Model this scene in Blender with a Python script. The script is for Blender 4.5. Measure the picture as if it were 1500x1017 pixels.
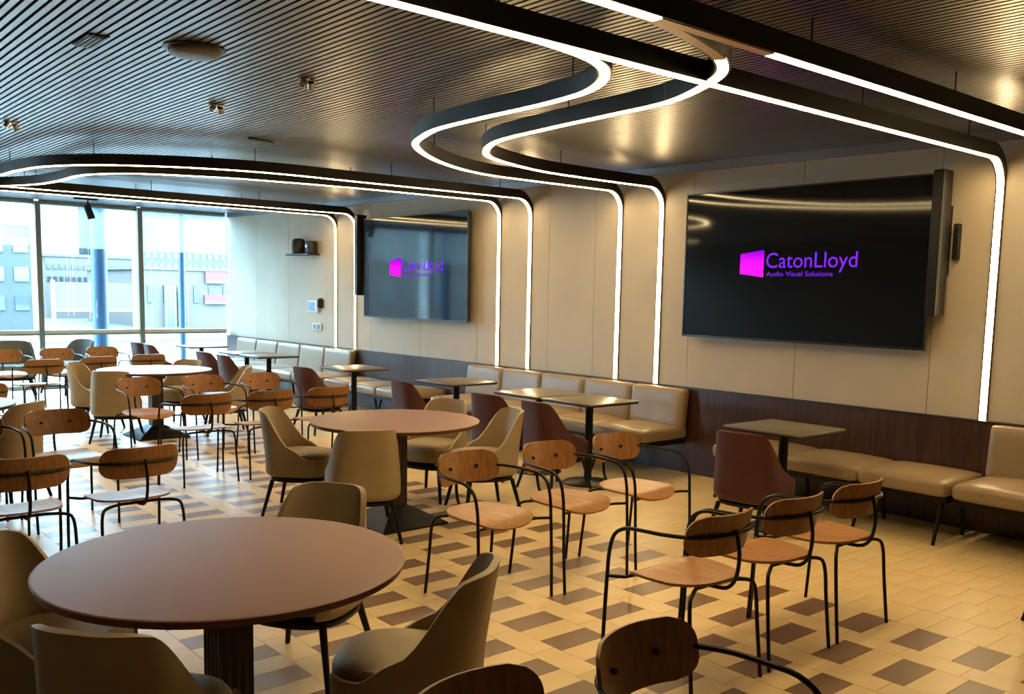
import bpy, bmesh, math, random
from mathutils import Vector, Matrix
random.seed(7)
for o in list(bpy.data.objects): bpy.data.objects.remove(o)
S = bpy.context.scene
C = S.collection

# ------------------------------------------------------------ camera
FPX, CXP, CYP, CAMH = 1354.543, 750.0, 583.166, 1.66
YAW, PITCH, ROLL = 0.706997317, 0.113547678, -0.0195910872
_cy, _sy, _cp, _sp = math.cos(YAW), math.sin(YAW), math.cos(PITCH), math.sin(PITCH)
FWD = Vector((_sy*_cp, _cy*_cp, -_sp)); _r = Vector((_cy, -_sy, 0)); _d = FWD.cross(_r)
RGT = _r*math.cos(ROLL) + _d*math.sin(ROLL); DWN = -_r*math.sin(ROLL) + _d*math.cos(ROLL)
cam = bpy.data.cameras.new('camera'); camo = bpy.data.objects.new('camera', cam); C.objects.link(camo)
m = Matrix((RGT, -DWN, -FWD)).transposed().to_4x4(); m.translation = (0, 0, CAMH); camo.matrix_world = m
cam.sensor_width = 36; cam.sensor_fit = 'HORIZONTAL'; cam.lens = FPX/1500*36
cam.shift_y = (CYP-508.5)/1500; cam.clip_start = 0.05; cam.clip_end = 400
S.camera = camo
def ray(px, py): return RGT*((px-CXP)/FPX) + DWN*((py-CYP)/FPX) + FWD
def on_y(px, py, Y):
    d = ray(px, py); t = Y/d.y; return Vector((d.x*t, Y, CAMH+d.z*t))
def project(p):
    q = Vector(p) - Vector((0, 0, CAMH)); z = q.dot(FWD)
    return (CXP+FPX*q.dot(RGT)/z, CYP+FPX*q.dot(DWN)/z, z) if z > 0.05 else None

# ------------------------------------------------------------ world, exposure
W = bpy.data.worlds.new('overcast_sky'); S.world = W; W.use_nodes = True
bg = W.node_tree.nodes['Background']; bg.inputs[0].default_value = (0.50, 0.80, 1.0, 1); bg.inputs[1].default_value = 34.0
S.view_settings.view_transform = 'Standard'; S.view_settings.look = 'None'
S.view_settings.exposure = 0.08; S.view_settings.gamma = 1.0; S.view_settings.use_curve_mapping = False
LED_STRENGTH = 35.0
LED_COLOR = (1.0, 0.72, 0.35)

# ------------------------------------------------------------ materials
MATS = {}
def mat(name, color, rough=0.5, metal=0.0, noise=None, bump=None, coat=0.0, spec=0.5, stretch=(1, 1, 1), grain=None):
    """noise=(scale, amount) colour variation; bump=(scale,strength); grain=(scale, colour2)"""
    if name in MATS: return MATS[name]
    M = bpy.data.materials.new(name); M.use_nodes = True; nt = M.node_tree; N = nt.nodes; L = nt.links
    P = N['Principled BSDF']; P.inputs['Base Color'].default_value = (*color, 1)
    P.inputs['Roughness'].default_value = rough; P.inputs['Metallic'].default_value = metal
    P.inputs['Specular IOR Level'].default_value = spec
    if coat: P.inputs['Coat Weight'].default_value = coat; P.inputs['Coat Roughness'].default_value = 0.08
    tc = N.new('ShaderNodeTexCoord'); mp = N.new('ShaderNodeMapping'); L.new(tc.outputs['Object'], mp.inputs[0])
    mp.inputs['Scale'].default_value = stretch
    if noise or grain:
        nz = N.new('ShaderNodeTexNoise'); nz.inputs['Scale'].default_value = (grain or noise)[0]; nz.inputs['Detail'].default_value = 4
        L.new(mp.outputs[0], nz.inputs[0])
        cr = N.new('ShaderNodeValToRGB'); L.new(nz.outputs[0], cr.inputs[0])
        if grain:
            c2 = grain[1]; cr.color_ramp.elements[0].color = (*c2, 1); cr.color_ramp.elements[1].color = (*color, 1)
            cr.color_ramp.elements[0].position = 0.34; cr.color_ramp.elements[1].position = 0.62
        else:
            a = noise[1]; cr.color_ramp.elements[0].color = (*[c*(1-a) for c in color], 1)
            cr.color_ramp.elements[1].color = (*[min(1, c*(1+a)) for c in color], 1)
            cr.color_ramp.elements[0].position = 0.3; cr.color_ramp.elements[1].position = 0.7
        L.new(cr.outputs[0], P.inputs['Base Color'])
    if bump:
        b = N.new('ShaderNodeBump'); b.inputs['Strength'].default_value = bump[1]; b.inputs['Distance'].default_value = 0.004
        n2 = N.new('ShaderNodeTexNoise'); n2.inputs['Scale'].default_value = bump[0]; L.new(mp.outputs[0], n2.inputs[0])
        L.new(n2.outputs[0], b.inputs['Height']); L.new(b.outputs[0], P.inputs['Normal'])
    MATS[name] = M; return M
def emit(name, color, strength):
    M = bpy.data.materials.new(name); M.use_nodes = True; nt = M.node_tree; nt.nodes.clear()
    e = nt.nodes.new('ShaderNodeEmission'); e.inputs[0].default_value = (*color, 1); e.inputs[1].default_value = strength
    o = nt.nodes.new('ShaderNodeOutputMaterial'); nt.links.new(e.outputs[0], o.inputs[0]); MATS[name] = M; return M
def glassy(name, tint, gloss_mix, kind='glass'):
    M = bpy.data.materials.new(name); M.use_nodes = True; nt = M.node_tree; N = nt.nodes; L = nt.links; N.clear()
    out = N.new('ShaderNodeOutputMaterial'); tr = N.new('ShaderNodeBsdfTransparent'); tr.inputs[0].default_value = (*tint, 1)
    mx = N.new('ShaderNodeMixShader'); L.new(tr.outputs[0], mx.inputs[1])
    if kind == 'glass':
        g = N.new('ShaderNodeBsdfGlossy'); g.inputs['Roughness'].default_value = 0.01
        fr = N.new('ShaderNodeFresnel'); fr.inputs[0].default_value = 1.22; L.new(fr.outputs[0], mx.inputs[0])
        L.new(g.outputs[0], mx.inputs[2])
    else:
        df = N.new('ShaderNodeBsdfDiffuse'); df.inputs[0].default_value = (0.75, 0.8, 0.82, 1)
        ts = N.new('ShaderNodeBsdfTranslucent'); ts.inputs[0].default_value = (0.75, 0.8, 0.82, 1)
        m2 = N.new('ShaderNodeMixShader'); m2.inputs[0].default_value = 0.6; L.new(df.outputs[0], m2.inputs[1]); L.new(ts.outputs[0], m2.inputs[2])
        tc = N.new('ShaderNodeTexCoord'); ck = N.new('ShaderNodeTexChecker'); ck.inputs['Scale'].default_value = 34
        L.new(tc.outputs['Object'], ck.inputs[0]); mr = N.new('ShaderNodeMapRange'); L.new(ck.outputs['Fac'], mr.inputs[0])
        mr.inputs[3].default_value = gloss_mix-0.06; mr.inputs[4].default_value = gloss_mix+0.06
        L.new(mr.outputs[0], mx.inputs[0]); L.new(m2.outputs[0], mx.inputs[2])
    L.new(mx.outputs[0], out.inputs[0]); MATS[name] = M; return M

mat('tan', (0.345, 0.255, 0.148), 0.55, noise=(9, 0.05), bump=(260, 0.15))
mat('maroon', (0.062, 0.014, 0.012), 0.55, noise=(9, 0.08), bump=(260, 0.15))
mat('grey_fabric', (0.16, 0.18, 0.18), 0.8, noise=(12, 0.08))
mat('black_metal', (0.006, 0.006, 0.0065), 0.42, spec=0.25)
mat('black_plastic', (0.004, 0.004, 0.0045), 0.5)
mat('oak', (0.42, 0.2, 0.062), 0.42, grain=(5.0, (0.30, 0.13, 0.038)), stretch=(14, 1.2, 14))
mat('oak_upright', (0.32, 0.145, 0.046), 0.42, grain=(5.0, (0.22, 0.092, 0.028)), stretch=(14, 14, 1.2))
mat('table_brown', (0.27, 0.132, 0.108), 0.46, spec=0.35, noise=(3, 0.06))
mat('table_edge', (0.10, 0.03, 0.022), 0.45)
mat('dark_walnut', (0.04, 0.02, 0.013), 0.4, grain=(4, (0.018, 0.009, 0.006)), stretch=(22, 22, 1))
mat('wainscot_wood', (0.062, 0.026, 0.017), 0.33, grain=(4, (0.032, 0.013, 0.009)), stretch=(9, 9, 0.7))
mat('stone_top', (0.14, 0.118, 0.085), 0.3, noise=(14, 0.08))
mat('leather', (0.28, 0.2, 0.115), 0.36, noise=(5, 0.05), bump=(90, 0.08))
mat('wall_panel', (0.51, 0.435, 0.335), 0.6, noise=(2.2, 0.05), bump=(30, 0.05))
mat('wall_plain', (0.38, 0.33, 0.27), 0.7, noise=(2, 0.05))
mat('wall_dark', (0.10, 0.085, 0.075), 0.7, noise=(2, 0.05))
mat('grout', (0.56, 0.42, 0.22), 0.8, noise=(6, 0.05))
mat('tile_beige', (0.76, 0.56, 0.285), 0.38, noise=(3.1, 0.07))
mat('tile_brown', (0.21, 0.118, 0.066), 0.38, noise=(4.3, 0.10))
mat('slat', (0.31, 0.295, 0.3), 0.34, metal=0.9, noise=(2, 0.04))
mat('plenum', (0.006, 0.006, 0.006), 0.9, noise=(2, 0.1))
mat('track_black', (0.014, 0.012, 0.011), 0.35)
mat('diffuser_off', (0.72, 0.50, 0.36), 0.4, noise=(6, 0.03))
mat('chrome', (0.6, 0.6, 0.6), 0.2, metal=1.0)
mat('frame_white', (0.55, 0.58, 0.58), 0.45, noise=(2, 0.03))
mat('frame_grey', (0.17, 0.20, 0.20), 0.45, noise=(2, 0.03))
mat('screen_black', (0.004, 0.004, 0.005), 0.06, spec=0.6)
mat('bezel', (0.007, 0.007, 0.007), 0.3)
mat('white_plastic', (0.7, 0.72, 0.74), 0.4, noise=(2, 0.03))
mat('blue_screen', (0.25, 0.45, 0.75), 0.3, noise=(4, 0.1))
mat('column_blue', (0.0234, 0.0697, 0.14), 0.5, noise=(1.4, 0.06))
mat('concrete', (0.13, 0.13, 0.13), 0.8, noise=(0.4, 0.08))
mat('pink_paving', (0.045, 0.0197, 0.0216), 0.8, noise=(0.5, 0.06))
mat('asphalt', (0.027, 0.0271, 0.028), 0.85, noise=(0.6, 0.1))
mat('kerb_white', (0.081, 0.0697, 0.064), 0.7, noise=(1, 0.05))
mat('facade_white', (0.0738, 0.064, 0.0608), 0.8, noise=(0.3, 0.06))
mat('facade_grey', (0.0306, 0.0377, 0.0376), 0.8, noise=(0.3, 0.1))
mat('facade_blue', (0.0306, 0.0459, 0.048), 0.4, noise=(0.3, 0.1))
mat('window_dark', (0.018, 0.0246, 0.028), 0.2, noise=(0.6, 0.2))
mat('window_pale', (0.045, 0.0558, 0.056), 0.2, noise=(0.6, 0.2))
mat('sign_red', (0.099, 0.023, 0.0224), 0.6, noise=(0.6, 0.1))
emit('led_on', LED_COLOR, LED_STRENGTH)
glassy('pane_glass', (0.93, 0.97, 0.98), 0.1)
glassy('blind_mesh', (0.92, 0.96, 0.98), 0.2, 'blind')
emit('logo_purple', (0.20, 0.02, 0.85), 1.15)
def logo_gradient():
    M = bpy.data.materials.new('logo_gradient'); M.use_nodes = True; nt = M.node_tree; N = nt.nodes; L = nt.links; N.clear()
    o = N.new('ShaderNodeOutputMaterial'); e = N.new('ShaderNodeEmission'); cr = N.new('ShaderNodeValToRGB')
    tc = N.new('ShaderNodeTexCoord'); sx = N.new('ShaderNodeSeparateXYZ'); L.new(tc.outputs['Generated'], sx.inputs[0])
    L.new(sx.outputs[2], cr.inputs[0]); cr.color_ramp.elements[0].color = (0.95, 0.01, 0.75, 1); cr.color_ramp.elements[1].color = (0.25, 0.0, 0.95, 1)
    cr.color_ramp.elements[0].position = 0.35; L.new(cr.outputs[0], e.inputs[0]); e.inputs[1].default_value = 1.3; L.new(e.outputs[0], o.inputs[0])
    MATS['logo_gradient'] = M
logo_gradient()

# ------------------------------------------------------------ mesh helpers
def mesh_data(name, V, F, smooth=False):
    me = bpy.data.meshes.new(name); me.from_pydata([tuple(v) for v in V], [], F); me.update()
    bm = bmesh.new(); bm.from_mesh(me); bmesh.ops.recalc_face_normals(bm, faces=bm.faces); bm.to_mesh(me); bm.free()
    if smooth:
        me.polygons.foreach_set('use_smooth', [True]*len(me.polygons))
        try: me.set_sharp_from_angle(angle=math.radians(42))
        except Exception: pass
    return me
def put(name, me, m, parent=None, loc=None):
    if m and not me.materials: me.materials.append(MATS[m])
    o = bpy.data.objects.new(name, me); C.objects.link(o)
    if parent: o.parent = parent
    if loc: o.location = loc
    return o
def obj(name, VF, m, parent=None, smooth=False): return put(name, mesh_data(name, VF[0], VF[1], smooth), m, parent)
def join(*parts):
    V, F = [], []
    for v, f in parts:
        n = len(V); V += list(v); F += [tuple(i+n for i in q) for q in f]
    return V, F
def box(x0, x1, y0, y1, z0, z1):
    V = [(x, y, z) for z in (z0, z1) for y in (y0, y1) for x in (x0, x1)]
    return V, [(0, 2, 3, 1), (4, 5, 7, 6), (0, 1, 5, 4), (2, 6, 7, 3), (0, 4, 6, 2), (1, 3, 7, 5)]
def rbox(x0, x1, y0, y1, z0, z1, r=0.02, seg=3):
    bm = bmesh.new(); V, F = box(x0, x1, y0, y1, z0, z1); vs = [bm.verts.new(v) for v in V]
    for f in F: bm.faces.new([vs[i] for i in f])
    bmesh.ops.bevel(bm, geom=list(bm.edges), offset=r, segments=seg, profile=0.5, affect='EDGES')
    bm.verts.ensure_lookup_table(); V = [tuple(v.co) for v in bm.verts]; bm.verts.index_update()
    F = [tuple(v.index for v in f.verts) for f in bm.faces]; bm.free(); return V, F
def cushion(x0, x1, y0, y1, z0, z1, r, crown, n=9):
    bm = bmesh.new(); bmesh.ops.create_cube(bm, size=2.0); bmesh.ops.subdivide_edges(bm, edges=list(bm.edges), cuts=n, use_grid_fill=True)
    H_ = Vector(((x1-x0)/2, (y1-y0)/2, (z1-z0)/2)); c = Vector(((x1+x0)/2, (y1+y0)/2, (z1+z0)/2)); V = []
    for v in bm.verts:
        p = Vector([math.sin(q*math.pi/2) for q in v.co]); w = Vector([p[i]*H_[i] for i in range(3)])
        q = Vector([max(-(H_[i]-r), min(H_[i]-r, w[i])) for i in range(3)]); d = w-q
        if d.length > 1e-6: w = q+d.normalized()*r*min(1, d.length/r*1.0) if max(abs(t) for t in v.co) < 0.999 else q+d.normalized()*r
        V.append(c+w+crown*((1-p.x**2)*(1-p.y**2))*(1 if p.z > 0 else 0))
    bm.verts.index_update(); F = [tuple(v.index for v in f.verts) for f in bm.faces]; bm.free(); return [tuple(v) for v in V], F
def tube(path, r, n=8, caps=True):
    P = [Vector(p) for p in path]; V, F = [], []; k = len(P)
    rr = r if isinstance(r, (list, tuple)) else [r]*k
    T = [(P[min(i+1, k-1)]-P[max(i-1, 0)]).normalized() for i in range(k)]
    a = Vector((0, 0, 1)) if abs(T[0].z) < 0.9 else Vector((1, 0, 0)); u = T[0].cross(a).normalized()
    for i in range(k):
        u = (u - T[i]*u.dot(T[i])).normalized(); w = T[i].cross(u)
        for j in range(n):
            t = 2*math.pi*j/n; V.append(P[i] + (u*math.cos(t)+w*math.sin(t))*rr[i])
    for i in range(k-1):
        for j in range(n): F.append((i*n+j, i*n+(j+1) % n, (i+1)*n+(j+1) % n, (i+1)*n+j))
    if caps: F.append(tuple(range(n))[::-1]); F.append(tuple((k-1)*n+j for j in range(n)))
    return V, F
def lathe(prof, n=40, c=(0, 0)):
    V, F = [], []
    for r, z in prof:
        for j in range(n): t = 2*math.pi*j/n; V.append((c[0]+r*math.cos(t), c[1]+r*math.sin(t), z))
    for i in range(len(prof)-1):
        for j in range(n): F.append((i*n+j, i*n+(j+1) % n, (i+1)*n+(j+1) % n, (i+1)*n+j))
    F.append(tuple(range(n))); F.append(tuple((len(prof)-1)*n+j for j in range(n))); return V, F
def spline(pts, step=0.06, closed=False):
    P = [Vector(p) for p in pts]; out = []
    for i in range(len(P)-1):
        p0 = P[max(i-1, 0)]; p1 = P[i]; p2 = P[i+1]; p3 = P[min(i+2, len(P)-1)]
        if i == 0: p0 = p1*2-p2
        if i == len(P)-2: p3 = p2*2-p1
        n = max(2, int((p2-p1).length/step))
        d1 = math.sqrt(max(1e-6, (p1-p0).length)); d2 = math.sqrt(max(1e-6, (p2-p1).length)); d3 = math.sqrt(max(1e-6, (p3-p2).length))
        m1 = (p1-p0)/d1-(p2-p0)/(d1+d2)+(p2-p1)/d2; m2 = (p2-p1)/d2-(p3-p1)/(d2+d3)+(p3-p2)/d3
        m1 *= d2; m2 *= d2
        for k in range(n):
            t = k/n; t2 = t*t; t3 = t2*t
            out.append(p1*(2*t3-3*t2+1)+m1*(t3-2*t2+t)+p2*(-2*t3+3*t2)+m2*(t3-t2))
    out.append(P[-1]); return out
def solid(VF, th):
    """give an open sheet thickness (offset along -normal)"""
    bm = bmesh.new(); vs = [bm.verts.new(v) for v in VF[0]]
    for f in VF[1]:
        try: bm.faces.new([vs[i] for i in f])
        except ValueError: pass
    bmesh.ops.remove_doubles(bm, verts=bm.verts, dist=1e-5)
    bmesh.ops.recalc_face_normals(bm, faces=bm.faces)
    bmesh.ops.solidify(bm, geom=list(bm.faces), thickness=th)
    bm.verts.index_update(); V = [tuple(v.co) for v in bm.verts]; F = [tuple(v.index for v in f.verts) for f in bm.faces]; bm.free(); return V, F
def tag(o, label=None, cat=None, group=None, kind=None):
    if label: o['label'] = label
    if cat: o['category'] = cat
    if group: o['group'] = group
    if kind: o['kind'] = kind
    return o
def thing(name, label, cat, loc=(0, 0, 0), rz=0.0, group=None):
    o = bpy.data.objects.new(name, None); C.objects.link(o); o.empty_display_size = 0.1
    o.location = loc; o.rotation_euler = (0, 0, rz); return tag(o, label, cat, group)
KIDS = {}
def dup(root, loc, rz, label, group=None):
    r = root.copy(); C.objects.link(r); r.location = loc; r.rotation_euler = (0, 0, rz); r['label'] = label
    if group: r['group'] = group
    for ch in root.children:
        c = ch.copy(); C.objects.link(c); c.parent = r
        for g in ch.children:
            d = g.copy(); C.objects.link(d); d.parent = c
    return r

# ------------------------------------------------------------ room shell
XL, XR, YB, YW = -5.5, 6.90, -4.0, 15.9
KC = 0.007
def zt(y): return 2.648 + KC*(y-2.83)        # light tracks
def zc(y): return 2.855 + KC*(y-2.83)        # underside of the slats
floor = tag(obj('floor', box(XL-0.2, XR+0.3, YB-0.2, YW+0.2, -0.2, -0.006), 'grout'), 'tiled floor of beige and brown tiles', kind='structure')
# tiles: strips 0.30 wide with alternating brown tiles, divided by 0.15 strips; plain field along the benches
A = 0.15; XE = 4.55; YP = 2.026
tiles = []                                      # (cx, cy, sx, sy, brown)
row = 0; xs = XE
while xs > XL:
    cx = xs-A; off = YP + (A if row % 2 else 0)
    j0 = int((YB-off)/A)-1; j1 = int((YW-off)/A)+1
    for j in range(j0, j1+1):
        y = off+j*A
        if YB+A/2 < y < YW-A/2 and cx-A > XL: tiles.append((cx, y, 2*A, A, j % 2 == 0))
    cx2 = xs-2.5*A; yy = YB+A
    while yy < YW-A:
        if cx2 > XL+A: tiles.append((cx2, yy+(A if row % 2 else 0), A, 2*A, False))
        yy += 2*A
    xs -= 3*A; row += 1
k = 0; xs = XE
while xs < XR-2*A+0.06:
    y = YB+A
    while y < YW-A:
        tiles.append((xs+A, y+(A/2 if k % 2 else 0), 2*A, A, False)); y += A
    xs += 2*A; k += 1
def vis_area(t):
    p = project((t[0], t[1], 0))
    if not p or not (-20 < p[0] < 1520 and 640 < p[1] < 1040): return 0
    return 1.0/(p[2]**2)*(1.5 if t[4] else 1)
tiles.sort(key=vis_area, reverse=True)
G = 0.0011
tm = {}
def tile_mesh(sx, sy, brown):
    key = (round(sx, 3), round(sy, 3), brown)
    if key not in tm:
        me = mesh_data('tile', *box(-sx/2+G, sx/2-G, -sy/2+G, sy/2-G, -0.006, 0.0)); me.materials.append(MATS['tile_brown' if brown else 'tile_beige']); tm[key] = me
    return tm[key]
for t in tiles[:300]:
    put('tile', tile_mesh(t[2], t[3], t[4]), None, floor, (t[0], t[1], random.uniform(-0.0006, 0)))
for brown in (True, False):
    V, F = [], []
    for t in tiles[300:]:
        if t[4] != brown: continue
        v, f = box(t[0]-t[2]/2+G, t[0]+t[2]/2-G, t[1]-t[3]/2+G, t[1]+t[3]/2-G, -0.006, 0.0); n = len(V)
        V += v; F += [tuple(i+n for i in q) for q in f[1:]]
    me = bpy.data.meshes.new('tile_field'); me.from_pydata(V, [], F); me.update()
    tag(put('tile_field', me, 'tile_brown' if brown else 'tile_beige', floor), kind='stuff')

def sloped(x0, x1, y0, y1, dz0, dz1):
    V = [(x, y, zc(y)+dz) for dz in (dz0, dz1) for y in (y0, y1) for x in (x0, x1)]
    return V, box(0, 1, 0, 1, 0, 1)[1]
ceiling = tag(obj('ceiling', sloped(XL-0.2, XR+0.3, YB-0.2, YW+0.2, 0.075, 0.2), 'plenum'), 'dark ceiling of narrow metal slats', kind='structure')
PITCHS = 0.0452
slat_me = mesh_data('slat', *sloped(-0.0145, 0.0145, YB, YW, 0.0, 0.045)); slat_me.materials.append(MATS['slat'])
x = XL+0.03
while x < XR-0.02:
    put('slat', slat_me, None, ceiling, (x, 0, 0)); x += PITCHS

wall_r = tag(obj('wall_right', box(XR+0.02, XR+0.2, YB, YW, 0, 3.05), 'wall_plain'), 'long beige panelled wall with screens', kind='structure')
edges = [YB, -2.75, -1.5, -0.25, 1.0, 2.2, 3.25, 4.4, 5.55, 6.8, 7.5, 8.75, 9.95, 11.15, 12.4, 13.6, 14.75, YW]
for a, b in zip(edges[:-1], edges[1:]):
    obj('wall_panel', box(XR, XR+0.019, a+0.0025, b-0.0025, 0.8, 2.85+KC*(a-2.83)), 'wall_panel', wall_r)
y = YB
while y < YW-0.05:
    b = min(y+0.95, YW); obj('wainscot_panel', box(6.85, XR+0.018, y+0.0015, b-0.0015, 0.0, 0.795), 'wainscot_wood', wall_r); y += 0.95
obj('wainscot_cap', box(6.845, XR+0.018, YB, YW, 0.796, 0.81), 'track_black', wall_r)
tag(obj('wall_left', box(XL-0.2, XL, YB, YW, 0, 3.05), 'wall_dark'), 'dark side wall opposite the benches', kind='structure')
tag(obj('wall_back', box(XL-0.2, XR+0.2, YB-0.2, YB, 0, 3.05), 'wall_plain'), 'plain wall at the room end away from windows', kind='structure')

# window wall: bays 1.55 wide
HEAD = 2.93
mull = [3.81-1.55*i for i in range(-1, 6)] + [XL]          # 5.36, 3.81 ... -3.94, XL
mull = [6.88] + mull
for n, (x1, x0) in enumerate(zip(mull[:-1], mull[1:])):
    if x1-x0 < 0.4: continue
    w = tag(thing('window_%d' % (n+1), 'tall glazed bay of the window wall with mesh blind', None), kind='structure')
    obj('mullion', box(x0-0.035, x0+0.04, YW-0.039, YW+0.30, 0, HEAD), 'frame_white', w)
    obj('mullion_face', box(x0-0.035, x0+0.04, YW-0.06, YW-0.04, 0, HEAD), 'frame_grey', w)
    obj('head_rail', box(x0+0.041, x1-0.036, YW-0.02, YW+0.08, HEAD-0.05, HEAD+0.03), 'frame_grey', w)
    obj('sill_rail', box(x0+0.041, x1-0.036, YW-0.02, YW+0.08, 0.87, 0.925), 'frame_white', w)
    obj('sill_rail', box(x0+0.041, x1-0.036, YW-0.015, YW+0.075, 0.845, 0.868), 'frame_grey', w)
    obj('bottom_rail', box(x0+0.041, x1-0.036, YW-0.02, YW+0.08, 0, 0.06), 'frame_white', w)
    obj('pane', box(x0+0.041, x1-0.036, YW+0.03, YW+0.036, 0.926, HEAD-0.051), 'pane_glass', w)
    obj('pane', box(x0+0.041, x1-0.036, YW+0.03, YW+0.036, 0.061, 0.844), 'pane_glass', w)
    obj('blind', box(x0+0.045, x1-0.04, YW-0.045, YW-0.043, 2.23, HEAD-0.02), 'blind_mesh', w)
tag(obj('trim_1', ([(x_, y_, zc(y_)+dz) for dz in (-0.075, -0.002) for y_ in (YB, YW-0.07) for x_ in (6.855, 6.8995)], box(0, 1, 0, 1, 0, 1)[1]), 'slat'), 'dark metal trim where the slats meet the panelled wall', kind='structure')
tag(obj('trim_2', box(XL, XR, YW-0.04, YW+0.12, HEAD+0.031, 3.08), 'frame_white'), 'pale band above the window wall', kind='structure')

# ------------------------------------------------------------ light tracks
ZWALL = 0.812; RB = 0.185; XLED = 6.886
def track(label, pts, wall_end=True, off=None, rods=True):
    """pts in plan, last one meets the wall at X=6.70 when wall_end"""
    P = spline([(p[0], p[1], 0) for p in pts], 0.05) if len(pts) > 2 else [Vector((pts[0][0]+(pts[1][0]-pts[0][0])*i/160, pts[0][1], 0)) for i in range(161)]
    P = [Vector((p.x, p.y, zt(p.y))) for p in P]
    st = [(p, Vector((0, 0, -1)), 0.095) for p in P]
    if wall_end:
        e = P[-1]; cz = e.z-RB
        for i in range(1, 13):
            a = math.pi/2*i/12
            st.append((Vector((XLED-RB+RB*math.sin(a), e.y, cz+RB*math.cos(a))), Vector((-math.sin(a), 0, -math.cos(a))), 0.095*(1-i/12)+0.012*(i/12)))
        st.append((Vector((XLED, e.y, ZWALL)), Vector((-1, 0, 0)), 0.012))
    n = len(st)
    def sweep(i0, i1, hw, d0, dfun):
        V, F = [], []
        for i in range(i0, i1+1):
            p, N, dep = st[i]; T = (st[min(i+1, n-1)][0]-st[max(i-1, 0)][0]).normalized(); Sd = T.cross(N).normalized()
            d1 = dfun(dep)
            for sgn, d in ((-1, d0), (1, d0), (1, d1), (-1, d1)): V.append(p+Sd*(hw*sgn)-N*d)
        for i in range(i1-i0):
            for j in range(4): F.append((i*4+j, i*4+(j+1) % 4, (i+1)*4+(j+1) % 4, (i+1)*4+j))
        F.append((3, 2, 1, 0)); m_ = (i1-i0)*4; F.append((m_, m_+1, m_+2, m_+3)); return V, F
    t = thing('light_track', label, 'light', (0, 0, 0), 0, 'curved light tracks')
    obj('housing', sweep(0, n-1, 0.034, 0.003, lambda d: d), 'track_black', t)
    segs = [(0, n-1, 'led_on')]
    if off:
        idx = [i for i in range(n) if off(st[i][0])]
        if idx:
            a, b = idx[0], idx[-1]; segs = [(a, b, 'diffuser_off'), (b, n-1, 'led_on')] + ([(0, a, 'led_on')] if a > 1 else [])
    for a, b, mm in segs: obj('led_diffuser', sweep(a, b, 0.023, 0.0, lambda d: 0.0028), mm, t)
    if rods:
        acc = 0.5
        for i in range(1, len(P)):
            acc += (P[i]-P[i-1]).length
            if acc > 1.35:
                acc = 0; p = P[i]
                obj('hanging_rod', tube([(p.x, p.y, p.z+0.094), (p.x, p.y, zc(p.y)+0.002)], 0.004, 6), 'track_black', t)
    return t
YA, YBt, YC, YD, YE, YF, YG, YH = 2.83, 2.31, 6.454, 5.918, 7.81, 8.35, 11.55, 12.10
track('straight glowing ceiling track running down the wall right of the large screen', [(1.4, YA), (6.70, YA)])
track('straight glowing ceiling track with an unlit brown stretch', [(1.4, YBt), (6.70, YBt)], off=lambda p: 2.62 < p.x < 3.33 and p.z > 2.5)
track('S-curved light track meeting wall on the small-screen side of the central pair', [(1.42, YA), (2.2, YA), (2.62, 2.845), (2.96, 2.93), (3.17, 3.10), (3.32, 3.36), (3.385, 3.72), (3.42, 4.35), (3.47, 4.83), (3.56, 5.10), (3.75, 5.48), (4.36, 6.05), (5.06, 6.40), (5.8, 6.45), (6.70, YC)])
track('S-curved light track meeting wall beside the large screen', [(1.42, YBt), (2.2, YBt), (2.65, 2.33), (3.02, 2.42), (3.25, 2.505), (3.455, 2.65), (3.62, 2.88), (3.785, 3.23), (3.845, 3.67), (3.92, 4.31), (4.03, 4.92), (4.30, 5.38), (4.51, 5.57), (5.22, 5.85), (5.9, 5.915), (6.70, YD)], off=lambda p: 2.3 < p.x < 3.28 and p.z > 2.5 and p.y < 2.53)
track('sweeping curved light track whose wall strip stands next to the central pair', [(6.70, YE), (5.7, 7.83), (4.75, 7.86), (3.97, 7.88), (3.55, 7.96), (3.17, 8.12), (2.84, 8.34), (2.54, 8.62), (2.28, 9.09), (2.18, 9.67), (2.14, 10.3), (1.95, 10.95), (1.5, 11.4), (0.8, YG), (-0.4, YG)][::-1])
track('sweeping curved light track whose wall strip stands beside the small screen', [(6.70, YF), (5.7, 8.36), (5.0, 8.39), (3.83, 8.58), (3.42, 8.75), (3.06, 8.96), (2.83, 9.25), (2.71, 9.58), (2.70, 10.35), (2.62, 11.0), (2.3, 11.65), (1.7, 12.03), (0.9, YH), (-0.4, YH)][::-1])
track('straight light track reaching the wall behind the black column speaker', [(-1.0, YG), (6.70, YG)])
track('straight light track nearest the windows ending beside wall camera', [(-1.0, YH), (6.70, YH)])

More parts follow.
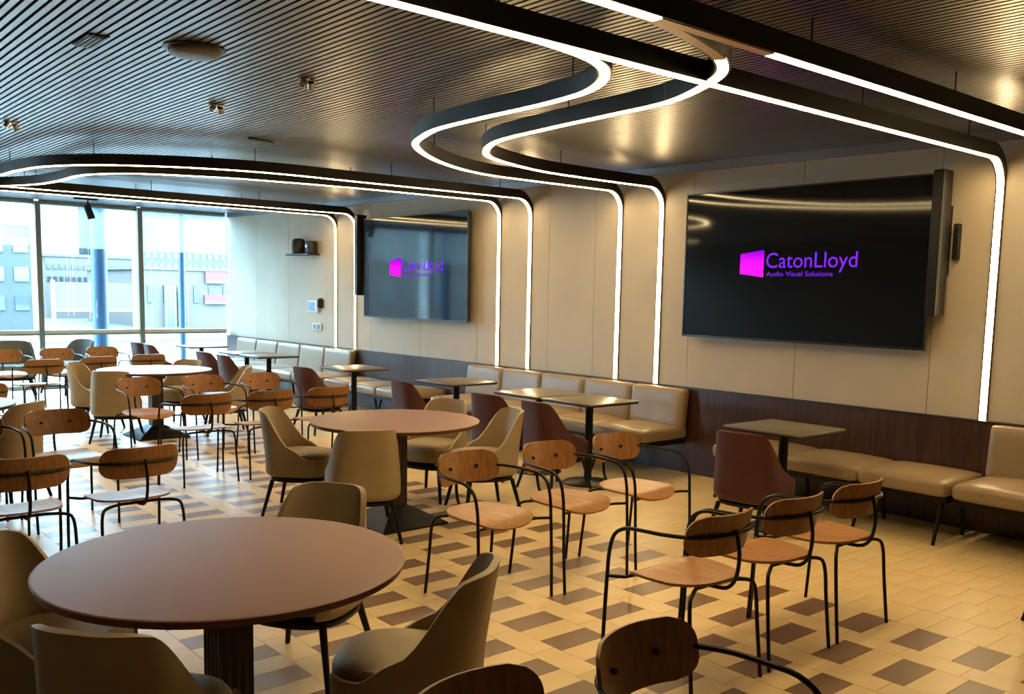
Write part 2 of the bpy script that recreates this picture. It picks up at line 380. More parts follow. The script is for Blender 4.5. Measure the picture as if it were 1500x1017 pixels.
# ------------------------------------------------------------ ceiling fittings
p = (1.92, 4.80)
t = thing('ceiling_speaker', 'round dark disc speaker set into the slatted ceiling', 'speaker', (p[0], p[1], zc(p[1])))
obj('rim', lathe([(0.155, 0.0), (0.155, -0.008), (0.13, -0.012), (0.13, 0.0)], 36), 'track_black', t, True)
obj('grille', lathe([(0.128, -0.001), (0.128, -0.026), (0.118, -0.036), (0.09, -0.042), (0.03, -0.045)], 36), 'frame_grey', t, True)
t = thing('ceiling_vent', 'small dark rectangular grille set between ceiling slats', 'vent', (1.48, 5.02, zc(5.0)))
obj('frame', box(-0.05, 0.05, -0.14, 0.14, -0.008, 0.0), 'bezel', t)
for i in range(4): obj('vane', box(-0.04+i*0.022, -0.028+i*0.022, -0.13, 0.13, -0.014, -0.0081), 'frame_grey', t)
for i, (sx, sy, lb) in enumerate(((2.68, 5.02, 'twin chrome ceiling spotlight between disc speaker and curved track'), (2.63, 6.20, 'twin chrome ceiling spotlight near the sweeping curved tracks'), (1.79, 8.12, 'twin chrome ceiling spotlight outside the bend of the sweeping track'))):
    t = thing('ceiling_spotlight', lb, 'spotlight', (sx, sy, zc(sy)), 0.5, 'twin ceiling spotlights')
    obj('plate', rbox(-0.055, 0.055, -0.03, 0.03, -0.010, 0.0, 0.004, 2), 'chrome', t, True)
    for s in (-1, 1):
        h = obj('lamp_head', tube([(0.028*s, 0, -0.012), (0.05*s, 0.01, -0.04)], [0.02, 0.024], 14), 'chrome', t, True)
        obj('lens', tube([(0.0502*s, 0.0101, -0.0403), (0.0512*s, 0.0105, -0.0418)], 0.018, 14), 'bezel', h)
t = thing('ceiling_sensor', 'thin dark sensor bar on ceiling beyond twin spotlights', 'sensor', (3.5, 7.38, zc(7.38)), 0.35)
obj('body', rbox(-0.13, 0.13, -0.018, 0.018, -0.018, 0.0, 0.004, 2), 'bezel', t, True); obj('lens', box(-0.05, 0.05, -0.006, 0.006, -0.0205, -0.0181), 'frame_grey', t)
t = thing('hanging_spotlight', 'black spotlight hanging from ceiling before the windows', 'spotlight', (4.28, 14.9, zc(14.9)))
obj('track_plate', box(-0.20, 0.14, -0.02, 0.02, -0.025, 0.0), 'black_metal', t)
obj('stem', tube([(0, 0, -0.026), (0, 0, -0.10)], 0.012, 8), 'black_metal', t)
obj('lamp_head', tube([(-0.02, 0, -0.09), (0.05, 0, -0.30)], [0.05, 0.055], 14), 'black_metal', t, True)

# ------------------------------------------------------------ screens and wall devices
def tv(label, y0, y1, z0, z1, logo):
    t = thing('television', label, 'screen', (6.83, (y0+y1)/2, (z0+z1)/2)); hy, hz = (y1-y0)/2, (z1-z0)/2
    obj('back_housing', rbox(-0.045, 0.0, -hy+0.02, hy-0.02, -hz+0.02, hz-0.02, 0.008, 2), 'black_plastic', t, True)
    for a in ((-hy, hy, hz-0.012, hz), (-hy, hy, -hz, -hz+0.018), (-hy, -hy+0.012, -hz+0.018, hz-0.012), (hy-0.012, hy, -hz+0.018, hz-0.012)):
        obj('bezel', box(-0.072, -0.046, *a), 'bezel', t)
    sc = obj('screen', box(-0.066, -0.047, -hy+0.0125, hy-0.0125, -hz+0.0185, hz-0.0125), 'screen_black', t)
    for s in (-0.4, 0.4): obj('wall_bracket', box(0.0005, 0.068, s-0.04, s+0.04, -0.3, 0.3), 'black_metal', t)
    # printed picture on the screen: logo
    ly, lz, k = logo            # offsets of the mark's left edge / centre, scale
    mk = obj('logo_mark', ([(-0.0675, ly, lz+0.085*k), (-0.0675, ly, lz-0.085*k), (-0.0675, ly-0.24*k, lz-0.115*k), (-0.0675, ly-0.24*k, lz+0.115*k)], [(0, 1, 2, 3)]), 'logo_gradient', sc)
    for body, dy, dz, wd, nm in (('CatonLloyd', 0.265, -0.035, 0.83, 'logo_text'), ('Audio Visual Solutions', 0.27, -0.105, 0.62, 'logo_tagline')):
        cu = bpy.data.curves.new(nm, 'FONT'); cu.body = body; cu.size = 0.16; tmp = bpy.data.objects.new(nm, cu); C.objects.link(tmp)
        bpy.context.view_layer.update(); dg = bpy.context.evaluated_depsgraph_get(); me = bpy.data.meshes.new_from_object(tmp.evaluated_get(dg))
        bpy.data.objects.remove(tmp); xs_ = [v.co.x for v in me.vertices]; s = wd*k/(max(xs_)-min(xs_)); sy_ = s*(1.0 if nm == 'logo_text' else 0.8)
        for v in me.vertices:
            X_, Y_ = (v.co.x-min(xs_))*s, v.co.y*sy_; v.co = (-0.0676, ly-dy*k-X_, lz+dz*k+Y_)
        me.materials.clear(); put(nm, me, 'logo_purple', sc)
    return t
tv('large black wall screen showing purple logo above the backless bench', 3.23, 5.51, 1.29, 2.58, (0.53, 0.01, 1.0))
tv('smaller-looking wall screen mirroring the windows, beside black column speaker', 8.77, 11.10, 1.29, 2.62, (0.52, 0.0, 1.08))
def column_speaker(label, y, z0, z1):
    t = thing('column_speaker', label, 'speaker', (6.79, y, z0))
    obj('cabinet', rbox(-0.09, 0.06, -0.042, 0.042, 0, z1-z0, 0.012, 2), 'black_plastic', t, True)
    obj('grille', box(-0.0935, -0.0905, -0.034, 0.034, 0.02, z1-z0-0.02), 'bezel', t)
    obj('wall_bracket', box(0.0605, 0.108, -0.03, 0.03, 0.3, 0.8), 'black_metal', t)
column_speaker('tall black column speaker at the edge of large screen', 3.183, 1.55, 2.60)
column_speaker('tall black column speaker hanging over a vertical light strip', 11.215, 1.58, 2.68)
t = thing('wall_controller', 'slim black wall device right of the large screen', 'device', (6.885, 3.10, 2.09))
obj('body', rbox(-0.03, 0.0145, -0.022, 0.022, -0.13, 0.13, 0.006, 2), 'black_plastic', t, True); obj('face', box(-0.0312, -0.0302, -0.015, 0.015, -0.1, 0.1), 'bezel', t)
t = thing('wall_camera', 'black camera and cylinder on small wall shelf near windows', 'camera', (6.89, 12.95, 2.17))
obj('shelf', box(-0.20, 0.009, -0.36, 0.33, -0.012, 0.012), 'black_plastic', t)
obj('cylinder', lathe([(0.10, 0.0125), (0.105, 0.10), (0.10, 0.20), (0.07, 0.245), (0.02, 0.25)], 24, (-0.09, 0.12)), 'black_plastic', t, True)
cm = obj('camera_body', rbox(-0.15, -0.01, -0.33, -0.20, 0.0125, 0.20, 0.02, 3), 'black_plastic', t, True)
obj('lens', tube([(-0.151, -0.265, 0.12), (-0.17, -0.265, 0.12)], 0.03, 14), 'chrome', cm, True)
t = thing('wall_thermostat', 'pale blue lit control unit on wall above the sockets', 'device', (6.89, 12.7, 1.39))
obj('housing', rbox(-0.03, 0.0095, -0.10, 0.20, -0.09, 0.09, 0.008, 2), 'white_plastic', t, True); obj('display', box(-0.0315, -0.0302, -0.02, 0.18, -0.07, 0.07), 'blue_screen', t)
obj('reader', lathe([(0.05, -0.02), (0.06, 0.0), (0.06, 0.10), (0.03, 0.13)], 16, (-0.0, -0.16)), 'black_plastic', t, True)
t = thing('wall_socket', 'small grey double socket plate below the control unit', 'socket', (6.89, 12.66, 1.085))
obj('plate', rbox(-0.012, 0.0095, -0.13, 0.13, -0.055, 0.055, 0.004, 2), 'white_plastic', t, True)
for s in (-0.06, 0.06): obj('switch', box(-0.0165, -0.0122, s-0.04, s+0.04, -0.035, 0.035), 'frame_grey', t)

# ------------------------------------------------------------ benches along the wall
def bench(name, label, y0, y1, n, backs):
    t = thing(name, label, 'bench', (6.2, (y0+y1)/2, 0), 0, 'wall benches'); L = y1-y0; w = L/n
    obj('frame', box(0.06, 0.60, -L/2+0.02, L/2-0.02, 0.29, 0.33), 'black_metal', t)
    sm = mesh_data('seat_cushion', *cushion(0.0, 0.625, -w/2+0.002, w/2-0.002, 0.331, 0.445, 0.04, Vector((0, 0, 0.028))), smooth=True)
    sm.materials.append(MATS['leather'])
    if backs:
        V, F = cushion(0.0, 0.10, -w/2+0.002, w/2-0.002, 0.42, 0.80, 0.035, Vector((0, 0, 0)))
        V = [(vx+0.50+0.045*(vz-0.40)/0.4, vy, vz) for vx, vy, vz in V]
        bmesh_ = mesh_data('back_cushion', V, F, smooth=True); bmesh_.materials.append(MATS['leather'])
    for i in range(n):
        put('seat_cushion', sm, None, t, (0, -L/2+w*(i+0.5), 0))
        if backs: put('back_cushion', bmesh_, None, t, (0, -L/2+w*(i+0.5), 0))
    for i in range(n+1):
        if i not in (0, n) and n > 3 and i % 2: continue
        y = -L/2+w*i; y = min(max(y, -L/2+(0.64 if backs else 0.06)), L/2-(0.64 if backs else 0.06))
        obj('leg', tube([(0.10, y, 0.30), (0.0, y, 0.0)], [0.02, 0.012], 10), 'black_metal', t, True)
        obj('leg', tube([(0.40, y, 0.30), (0.46, y, 0.0)], [0.02, 0.012], 10), 'black_metal', t, True)
    return t
bench('cushioned_sofa', 'tan sofa bench with back cushions beyond the straight light strip', -0.6, 2.72, 5, True)
bench('backless_bench', 'backless tan bench under the large black screen', 2.75, 4.70, 3, False)
bench('cushioned_sofa', 'tan sofa bench with back cushions under central pair of light strips', 5.44, 8.74, 5, True)
bench('backless_bench', 'backless tan bench under the mirroring screen', 9.25, 11.25, 3, False)
bench('cushioned_sofa', 'tan sofa bench with back cushions in the window corner', 11.42, 15.24, 5, True)

# ------------------------------------------------------------ tables
def round_table(label, x, y):
    t = thing('round_table', label, 'table', (x, y, 0), 0, 'round dining tables')
    tp = obj('tabletop', lathe([(0.0005, 0.736), (0.585, 0.736), (0.599, 0.738), (0.60, 0.7405), (0.597, 0.7425), (0.59, 0.743), (0.0005, 0.743)], 96), 'table_brown', t, True)
    obj('edge_band', lathe([(0.575, 0.7155), (0.592, 0.7165), (0.598, 0.737), (0.575, 0.7355)], 96), 'table_edge', tp, True)
    obj('under_plate', box(-0.2, 0.2, -0.2, 0.2, 0.703, 0.7154), 'black_metal', t)
    V, F = [], []                               # ribbed square column
    n = 0; hw = 0.062; per = []
    for s in range(4):
        for i in range(8):
            u = -hw+2*hw*i/8; d = 0.004 if i % 2 else 0.0
            per.append({0: (u, -hw+d), 1: (hw-d, u), 2: (-u, hw-d), 3: (-hw+d, -u)}[s])
    k = len(per)
    for z in (0.1255, 0.7025): V += [(a, b, z) for a, b in per]
    F = [(i, (i+1) % k, k+(i+1) % k, k+i) for i in range(k)] + [tuple(range(k)), tuple(range(k, 2*k))]
    obj('column', (V, F), 'dark_walnut', t)
    b = 0.275
    V = [(-b, -b, 0), (b, -b, 0), (b, b, 0), (-b, b, 0), (-b, -b, 0.014), (b, -b, 0.014), (b, b, 0.014), (-b, b, 0.014)]
    c = 0.08; V += [(-c, -c, 0.125), (c, -c, 0.125), (c, c, 0.125), (-c, c, 0.125)]
    F = [(0, 3, 2, 1)] + [(i, (i+1) % 4, 4+(i+1) % 4, 4+i) for i in range(4)] + [(4+i, 4+(i+1) % 4, 8+(i+1) % 4, 8+i) for i in range(4)] + [(8, 9, 10, 11)]
    obj('base', (V, F), 'black_metal', t)
    return t
TN, TM, TF, TL = (1.256, 2.94), (3.61, 5.50), (3.60, 10.28), (1.12, 8.05)
round_table('round mauve-brown table with ribbed dark column nearest the wooden chair backs', *TN)
round_table('round mauve-brown table between tan chairs and two rows of oak armchairs', *TM)
round_table('round table glazed with bluish daylight, farther toward windows', *TF)
round_table('round table mostly hidden beside the tan chair and oak armchairs', *TL)
def cafe_table():
    t = thing('cafe_table', 'x', 'table', (0, 0, 0), 0, 'square cafe tables along the benches')
    tp = obj('tabletop', rbox(-0.30, 0.30, -0.31, 0.31, 0.727, 0.742, 0.004, 2), 'stone_top', t, True)
    obj('edge_band', rbox(-0.296, 0.296, -0.306, 0.306, 0.716, 0.7265, 0.003, 2), 'black_metal', tp)
    obj('under_plate', box(-0.12, 0.12, -0.12, 0.12, 0.708, 0.7155), 'black_metal', t)
    obj('column', tube([(0, 0, 0.02), (0, 0, 0.708)], 0.034, 20), 'black_metal', t, True)
    obj('base', lathe([(0.222, 0.0), (0.225, 0.006), (0.212, 0.014), (0.06, 0.024), (0.035, 0.035)], 40), 'black_metal', t, True)
    return t
ct = cafe_table()
CT = [(1.56, 'square stone-topped table by the cushioned sofa at the light strip'), (3.72, 'square stone-topped table in front of bench under the large screen'),
      (5.68, 'square stone-topped table joined in a pair, on the side by large screen'), (6.34, 'square stone-topped table joined in a pair, on the side by light strips'),
      (7.62, 'single square table at the window end of the central sofa'), (9.55, 'single square table before the bench under mirroring screen'),
      (11.80, 'square table of corner sofa pair, on the column speaker side'), (12.50, 'square table of corner sofa pair, on the window side'), (14.15, 'square table at corner sofa closest to the windows')]
for i, (y, lb) in enumerate(CT):
    if i == 0: ct.location = (5.75, y, 0); ct['label'] = lb
    else: dup(ct, (5.75 if i < 5 else 5.68, y, 0), 0, lb)

# ------------------------------------------------------------ shell chairs (front = +y)
def sgnp(v, e): return math.copysign(abs(v)**e, v)
def smooth01(t): t = max(0, min(1, t)); return t*t*(3-2*t)
def shell_chair(fabric):
    t = thing('shell_chair', 'x', 'chair', (0, 0, 0), 0)
    NA = 64; PM = math.radians(146); a, b = 0.245, 0.245
    def plan(ph): return a*sgnp(math.sin(ph), 0.64), -b*sgnp(math.cos(ph), 0.64)
    def top(ph):
        d = abs(math.degrees(ph))
        if d < 46: return 0.770-0.012*(d/46)**4
        u = min(1, (d-46)/62); return 0.425+0.333*(1-smooth01(u))
    rows = [(0.40, 0.286), (0.75, 0.286), (0.91, 0.292), (0.98, 0.310), (1.0, 0.335)]
    V, F = [], []; NR = len(rows)+10
    for i in range(NA+1):
        ph = -PM+2*PM*i/NA; px, py = plan(ph); tz = top(ph)
        for j in range(NR):
            if j < len(rows): r, z = rows[j]
            else: r = 1.0; z = 0.335+(tz-0.335)*(j-len(rows)+1)/10
            h = max(0, (z-0.40)/0.37); bk = max(0.0, math.cos(ph))
            V.append((px*r*(1-0.13*h), py*r-0.055*(h**1.2)*(0.35+0.65*bk), z))
    for i in range(NA):
        for j in range(NR-1): F.append((i*NR+j, (i+1)*NR+j, (i+1)*NR+j+1, i*NR+j+1))
    obj('shell', solid((V, F), 0.024), fabric, t, True)
    V, F = [], []; n = 40
    prof = [(0.55, 0.313), (0.90, 0.313), (0.98, 0.330), (1.015, 0.385), (1.005, 0.43), (0.94, 0.452), (0.75, 0.463), (0.3, 0.466)]
    for r, z in prof:
        for j in range(n):
            ph = 2*math.pi*j/n; V.append((0.214*r*sgnp(math.sin(ph), 0.75), 0.018-0.228*r*sgnp(math.cos(ph), 0.75), z))
    for i in range(len(prof)-1):
        for j in range(n): F.append((i*n+j, i*n+(j+1) % n, (i+1)*n+(j+1) % n, (i+1)*n+j))
    F.append(tuple(range(n))); F.append(tuple((len(prof)-1)*n+j for j in range(n)))
    obj('seat_cushion', (V, F), fabric, t, True)
    V = []; F = []
    for r, z in ((0.93, 0.255), (0.95, 0.26), (0.955, 0.276), (0.88, 0.285)):
        for j in range(n):
            ph = 2*math.pi*j/n; V.append((0.235*r*sgnp(math.sin(ph), 0.75), 0.005-0.228*r*sgnp(math.cos(ph), 0.75), z))
    for i in range(3):
        for j in range(n): F.append((i*n+j, i*n+(j+1) % n, (i+1)*n+(j+1) % n, (i+1)*n+j))
    F.append(tuple(range(n))); F.append(tuple(3*n+j for j in range(n)))
    obj('base_frame', (V, F), 'black_metal', t, True)
    for sx in (-1, 1):
        for sy in (-1, 1):
            obj('leg', tube([(0.172*sx, 0.168*sy, 0.262), (0.225*sx, 0.225*sy-0.005, 0.0)], [0.017, 0.012], 12), 'black_metal', t, True)
    return t
used = {}
def place_shell(kind, x, y, rz, label, group):
    if kind not in used:
        t = shell_chair(kind); t.location = (x, y, 0); t.rotation_euler = (0, 0, rz); t['label'] = label; t['group'] = group; used[kind] = t; return t
    return dup(used[kind], (x, y, 0), rz, label, group)
def face(x, y, tx, ty): return math.atan2(ty-y, tx-x)-math.pi/2
def tan_at(x, y, deg, label): place_shell('tan', x, y, math.radians(deg-90), label, 'tan shell chairs')
tan_at(0.87, 2.63, 38, 'tan shell chair with its back turned, tucked against nearest mauve table')
tan_at(0.82, 3.40, -45, 'tan shell chair cut by picture edge at the nearest mauve table')
tan_at(1.87, 3.55, 213, 'tan shell chair at nearest mauve table, only its back top showing over it')
tan_at(1.70, 2.50, 131, 'tan shell chair pulled sideways beside the wooden chair backs')
tan_at(3.24, 6.20, -44, 'tan shell chair at middle round table, facing the benches side-on')
tan_at(3.20, 5.27, 67, 'tan shell chair at middle round table with its back squarely turned')
tan_at(4.32, 6.03, 200, 'tan shell chair at middle round table, seat showing under the top')
tan_at(4.36, 5.43, 163, 'tan shell chair at middle round table between maroon chairs and oak armchairs')
tan_at(3.15, 10.18, 60, 'tan shell chair at bluish table with its back turned')
tan_at(3.20, 11.05, -40, 'tan shell chair at bluish table, side-on behind the one with turned back')
tan_at(4.10, 10.95, 215, 'tan shell chair at bluish table on its window side near maroon chairs')
tan_at(4.30, 10.05, 163, 'tan shell chair at bluish table hidden behind oak armchairs')
tan_at(1.57, 7.80, 131, 'tan shell chair beyond the oak armchair seats at picture edge')
BUR = [(1.58, 'maroon shell chair by cushioned sofa, only a black leg showing'), (3.66, 'maroon shell chair standing alone before the bench under large screen'),
       (5.66, 'maroon shell chair at joined table pair, on the large screen side'), (6.36, 'maroon shell chair at joined table pair, on the light strip side'),
       (7.66, 'maroon shell chair beyond middle round table at single square table'), (9.60, 'maroon shell chair behind oak armchairs, before mirroring screen'),
       (11.76, 'maroon shell chair of corner sofa pair, on the oak armchair side'), (12.46, 'maroon shell chair of corner sofa pair, on the window side'),
       (14.35, 'maroon shell chair before the windows, on the inner side of a pair'), (14.95, 'maroon shell chair before the windows, outer side of a pair')]
for i, (y, lb) in enumerate(BUR):
    place_shell('maroon', 5.33 if i < 5 else (5.25 if i < 8 else 5.18), y, -math.pi/2+(0.12 if i % 2 else -0.05), lb, 'maroon shell chairs along the benches')
for (x, y, rz, lb) in ((3.15, 14.85, 2.9, 'grey tub chair by the windows, rounded back turned'), (3.98, 15.1, 1.9, 'grey tub chair by the windows, turned sideways')):
    c = place_shell('grey_fabric', x, y, rz, lb, 'grey tub chairs by the windows'); c.scale = (1.35, 1.2, 1.05); c.name = 'tub_chair'

# ------------------------------------------------------------ oak armchairs (front = +y)
def oak_chair():
    t = thing('oak_armchair', 'x', 'chair', (0, 0, 0), 0)
    # seat
    V, F = [], []; n = 44; rs = [0.0, 0.3, 0.55, 0.75, 0.9, 1.0]
    for r in rs[1:]:
        for j in range(n):
            ph = 2*math.pi*j/n; sx = sgnp(math.sin(ph), 0.72); sy = -sgnp(math.cos(ph), 0.72)
            wx = 0.216+0.018*sy
            X, Y = wx*r*sx, 0.005+0.212*r*sy
            z = 0.458+0.010*r*r-0.038*max(0, (Y-0.10)/0.11)**2+0.008*max(0, (-Y-0.08)/0.12)
            V.append((X, Y, z))
    m_ = len(rs)-1
    for i in range(m_-1):
        for j in range(n): F.append((i*n+j, i*n+(j+1) % n, (i+1)*n+(j+1) % n, (i+1)*n+j))
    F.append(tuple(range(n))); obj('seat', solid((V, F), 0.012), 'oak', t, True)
    # backrest
    V, F = [], []; nx, nz = 26, 16; w, h, rc = 0.43, 0.175, 0.068; zc_ = 0.683
    for j in range(nz+1):
        v = -h/2+h*j/nz; e = max(0, abs(v)-(h/2-rc)); hw = w/2-rc+math.sqrt(max(0, rc*rc-e*e))
        for i in range(nx+1):
            X = hw*(-1+2*i/nx); V.append((X, -0.232+1.7*X*X-0.20*v, zc_+v))
    for j in range(nz):
        for i in range(nx): F.append((j*(nx+1)+i, j*(nx+1)+i+1, (j+1)*(nx+1)+i+1, (j+1)*(nx+1)+i))
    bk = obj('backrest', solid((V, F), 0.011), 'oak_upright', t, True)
    for s in (-1, 1):
        X = 0.095*s; y0 = -0.232+1.7*X*X
        obj('screw', tube([(X, y0+0.001, zc_), (X, y0+0.0145, zc_)], 0.0085, 10), 'black_metal', bk)
    R = 0.0088
    # arm tube: front leg, arm, behind the backrest, other arm, other leg
    half = [(0.262, 0.243, 0.0), (0.266, 0.232, 0.22), (0.265, 0.222, 0.44), (0.265, 0.212, 0.555), (0.265, 0.185, 0.632), (0.264, 0.125, 0.668), (0.260, 0.04, 0.676), (0.250, -0.07, 0.680), (0.205, -0.172, 0.682), (0.13, -0.228, 0.683), (0.0, -0.249, 0.683)]
    sp = spline(half, 0.022)
    k = min(range(len(sp)), key=lambda i: abs(sp[i].z-0.50) if sp[i].y > 0.2 else 9)
    arm = sp[k:] + [Vector((-q.x, q.y, q.z)) for q in sp[k:-1]][::-1]
    obj('armrest', tube(arm, R, 8), 'black_metal', t, True)
    obj('leg', tube(sp[:k+1], R, 8), 'black_metal', t, True); obj('leg', tube([Vector((-q.x, q.y, q.z)) for q in sp[:k+1]], R, 8), 'black_metal', t, True)
    rl = spline([(0.238, -0.243, 0.0), (0.231, -0.218, 0.24), (0.226, -0.205, 0.385), (0.214, -0.196, 0.425), (0.182, -0.180, 0.438), (0.10, -0.135, 0.438)], 0.03)
    obj('leg', tube(rl, R, 8), 'black_metal', t, True); obj('leg', tube([Vector((-q.x, q.y, q.z)) for q in rl], R, 8), 'black_metal', t, True)
    obj('seat_rail', tube([(-0.101, -0.135, 0.438), (0.101, -0.135, 0.438)], R, 8), 'black_metal', t, True)
    obj('seat_rail', tube([(-0.262, 0.218, 0.437), (-0.21, 0.17, 0.433), (-0.15, 0.16, 0.433), (0.15, 0.16, 0.433), (0.21, 0.17, 0.433), (0.262, 0.218, 0.437)], R*0.9, 8), 'black_metal', t, True)
    obj('spine', tube(spline([(0, -0.250, 0.70), (0, -0.262, 0.66), (0, -0.272, 0.60), (0, -0.268, 0.53), (0, -0.25, 0.475), (0, -0.215, 0.443), (0, -0.16, 0.434), (0, 0.0, 0.434), (0, 0.16, 0.433)], 0.03), R, 8), 'black_metal', t, True)
    return t
oc = oak_chair(); first = [True]
def place_oak(x, y, rz, label, group):
    if first[0]:
        first[0] = False; oc.location = (x, y, 0); oc.rotation_euler = (0, 0, rz); oc['label'] = label; oc['group'] = group; return oc
    return dup(oc, (x, y, 0), rz, label, group)
def row_oak(xs, y, facing, what, group, jit=()):
    ends = ['end chair away from benches', 'middle chair', 'end chair toward benches']
    if len(xs) == 2: ends = ['chair farther from benches', 'chair closer to benches']
    for i, x in enumerate(xs):
        place_oak(x, y+(jit[i][1] if jit else 0), (0 if facing > 0 else math.pi)+(jit[i][0] if jit else random.uniform(-0.04, 0.04)), 'oak armchair %s, %s' % (what, ends[i]), group)
row_oak((3.15, 3.705, 4.26), 2.49, 1, 'facing windows before the large screen', 'oak armchair row facing windows by large screen', ((0.0, 0), (-0.02, 0), (0.0, 0)))
row_oak((3.12, 3.73, 4.31), 3.835, -1, 'facing away from windows near large screen', 'oak armchair row facing the room by large screen', ((0.05, 0), (0.03, 0), (0.04, 0)))
row_oak((1.27, 1.835), 1.38, -1, 'at picture bottom beside nearest table', 'oak armchairs beside nearest table', ((0.10, 0.02), (0.10, 0)))
row_oak((1.15, 1.73), 5.41, 1, 'facing windows beyond nearest table', 'oak armchairs beyond nearest table', ((0.0, 0), (0.05, 0)))
row_oak((1.20, 1.77), 6.84, -1, 'facing away from windows, across from pair beyond nearest table', 'oak armchairs across from the pair beyond nearest table', ((0.0, 0), (0.03, 0)))
row_oak((3.06, 3.635, 4.21), 7.70, 1, 'facing windows beyond middle round table', 'oak armchair row beyond middle round table', ((0.02, 0), (0.03, 0), (0.0, 0)))
row_oak((3.03, 3.66, 4.26), 8.88, -1, 'facing away from windows by bluish table', 'oak armchair row facing the room by bluish table', ((0.10, 0), (0.05, 0), (0.0, 0)))
row_oak((2.88, 3.55, 4.22), 12.25, 1, 'facing windows beyond bluish table', 'oak armchair row beyond bluish table', ((0.0, -0.15), (0.02, 0.03), (0.0, 0.2)))
row_oak((2.85, 3.50, 4.13), 13.65, -1, 'in last row before the windows', 'oak armchair row before the windows', ((0.02, 0), (0.0, 0), (0.0, 0.1)))
place_oak(1.70, 9.42, 0.03, 'oak armchair at picture edge beyond the hidden round table', 'oak armchairs beyond hidden table')

# ------------------------------------------------------------ outside
tag(obj('ground', box(-60, 90, YW+0.2, 24.0, -0.35, -0.15), 'concrete'), 'pale paving outside the windows', kind='structure')
tag(obj('pavement', box(-60, 90, 24.0, 30.0, -0.35, -0.14), 'pink_paving'), 'pinkish paving strip across the forecourt', kind='structure')
tag(obj('kerb', box(-60, 90, 30.0, 30.6, -0.35, -0.05), 'kerb_white'), 'pale kerb line by the street', kind='structure')
tag(obj('street', box(-60, 90, 30.6, 125.0, -0.35, -0.18), 'asphalt'), 'grey street outside the windows', kind='structure')
for px, w_, lb in ((146, 0.125, 'thick blue column outside the window wall'), (267, 0.055, 'thin blue column outside the window wall')):
    b = on_y(px, 420, 16.45); t = thing('blue_column', lb, 'column', (b.x, 16.45, -0.15))
    obj('shaft', tube([(0, 0, 0.031), (0, 0, 3.4)], w_, 28), 'column_blue', t, True); obj('base_plate', lathe([(w_*1.6, 0.0), (w_*1.6, 0.03), (w_*0.8, 0.03)], 28), 'column_blue', t)
for i in range(3):
    t = thing('blue_column', 'blue column outside windows on the side away from benches', 'column', (3.2-2.9*(i+0.6), 16.45, -0.15), 0, 'far blue columns')
    obj('shaft', tube([(0, 0, 0.031), (0, 0, 3.4)], 0.125, 28), 'column_blue', t, True); obj('base_plate', lathe([(0.2, 0.0), (0.2, 0.03), (0.1, 0.03)], 28), 'column_blue', t)
def building(label, px0, py0, px1, Y, depth, wall, nx, nz, win, zlo=None, wfrac=0.6, hfrac=0.5, zmin=-0.18):
    a = on_y(px0, py0, Y); b = on_y(px1, py0, Y); x0, x1 = a.x, b.x; h = (a.z+b.z)/2
    t = thing('building', label, 'building', (x0, Y, zmin)); w = x1-x0; hh = h-zmin
    obj('wall', box(0, w, 0, depth, 0, hh), wall, t); obj('parapet', box(-0.1, w+0.1, -0.08, depth, hh+0.001, hh+0.15), 'frame_grey' if wall != 'facade_white' else 'facade_white', t)
    z0 = zlo if zlo is not None else 0.5
    cw, ch = w/nx, (hh-z0-0.2)/nz
    me = mesh_data('window', *box(-cw*wfrac/2, cw*wfrac/2, -0.05, -0.001, -ch*hfrac/2, ch*hfrac/2)); me.materials.append(MATS[win])
    for i in range(nx):
        for j in range(nz): put('window', me, None, t, (cw*(i+0.5), 0, z0+ch*(j+0.5)))
    return t
building('grey brick building with slatted windows at street corner', -190, 325, 46, 40, 8, 'facade_grey', 6, 3, 'window_pale')
t = thing('building', 'unseen long pale terrace added to cover bright sky in the screen reflection', 'building', (-32, 50, -0.18))  # terrace out of view, added to block bright sky mirrored in the small screen
obj('wall', box(0, 41, 0, 8, 0, 8.5), 'facade_white', t); obj('parapet', box(-0.2, 41.2, -0.1, 8, 8.501, 8.8), 'facade_grey', t)
me = mesh_data('window', *box(-0.55, 0.55, -0.05, -0.001, -0.8, 0.8)); me.materials.append(MATS['window_pale'])
for i in range(20):
    for j in range(3): put('window', me, None, t, (1.2+i*2.03, 0, 1.8+j*2.5))
building('low white block with a long row of small dark windows', 66, 378, 204, 54, 8, 'facade_white', 16, 2, 'window_dark', 1.75, 0.55, 0.4)
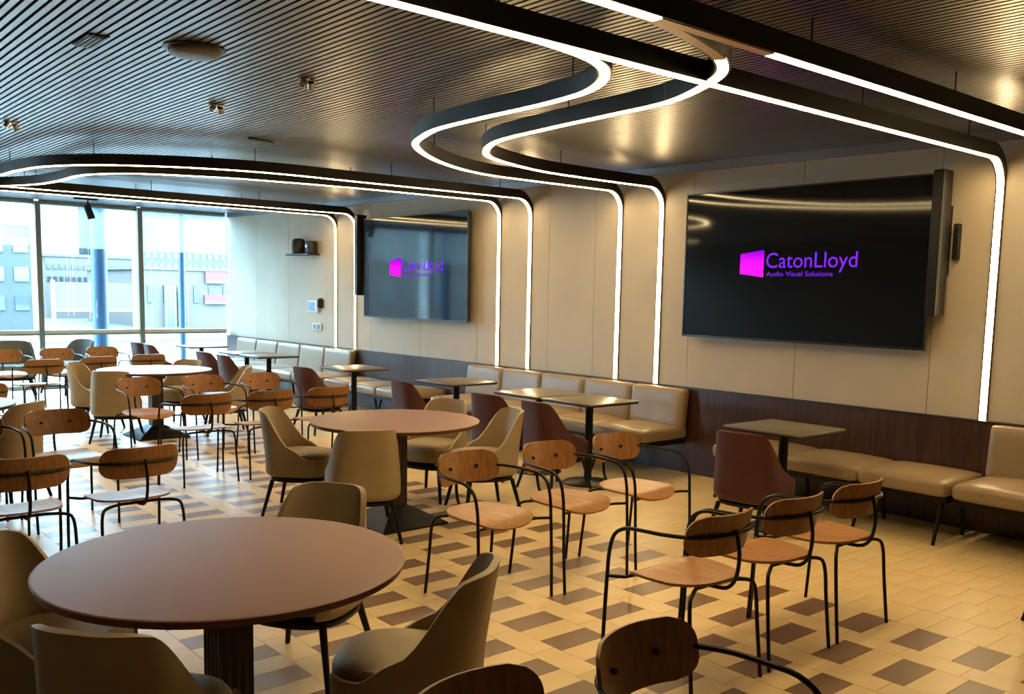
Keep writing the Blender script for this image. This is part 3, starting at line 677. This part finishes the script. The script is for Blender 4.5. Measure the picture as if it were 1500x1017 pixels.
building('pale blue glass tower rising behind low white block', 112, 262, 204, 74, 10, 'facade_blue', 9, 8, 'window_pale')
building('wide glass office block with fine window grid', 207, 255, 420, 60, 10, 'facade_blue', 22, 10, 'window_pale', 2.0)
building('tall pale building between grey corner building and glass tower', 62, 300, 110, 100, 10, 'facade_white', 5, 6, 'window_pale')
building('low white shop building with dark windows', 207, 398, 420, 42, 8, 'facade_white', 10, 1, 'window_dark', 0.6, 0.35, 0.45)
t = thing('billboard', 'blank white hoarding panel on dark frame in the street', 'sign', (on_y(80, 430, 36).x, 36, -0.18))
a = on_y(80, 413, 36); b = on_y(203, 453, 36); w_ = b.x-a.x
obj('panel', box(0, w_, -0.06, 0.0, b.z+0.18, a.z+0.18), 'facade_white', t); obj('frame', box(-0.12, 0, -0.08, 0.05, 0, a.z+0.25), 'frame_grey', t); obj('frame', box(w_, w_+0.1, -0.08, 0.05, 0, a.z+0.25), 'frame_grey', t)
obj('shelf', box(0, w_, -0.10, 0.04, b.z+0.09, b.z+0.179), 'frame_grey', t)
for i, (x0, y0, x1, y1, lb) in enumerate(((301, 398, 332, 412, 'upper red shop sign on white building'), (300, 432, 334, 442, 'lower red shop sign on white building'))):
    a = on_y(x0, y0, 41.84); b = on_y(x1, y1, 41.84); t = thing('shop_sign', lb, 'sign', (a.x, 41.84, b.z))
    obj('board', box(0, b.x-a.x, 0, 0.105, 0, a.z-b.z), 'sign_red', t); obj('lower_strip', box(0, b.x-a.x, -0.02, 0.0, -0.12, -0.001), 'kerb_white', t)
for i, (x0, x1, lb) in enumerate(((243, 258, 'grey shutter door on white shop building'), (262, 276, 'dark shutter door on white shop building'))):
    a = on_y(x0, 418, 41.7); b = on_y(x1, 418, 41.7); t = thing('shop_shutter', lb, 'door', (a.x, 41.7, -0.18))
    obj('frame', box(0, b.x-a.x, 0.02, 0.24, 0, a.z+0.18), 'frame_grey', t); n = 6; hh = (a.z+0.1)/n
    for j in range(n): obj('slat', box(0.06, b.x-a.x-0.06, 0.0, 0.019, 0.02+j*hh, j*hh+hh), 'window_dark' if i else 'window_pale', t)
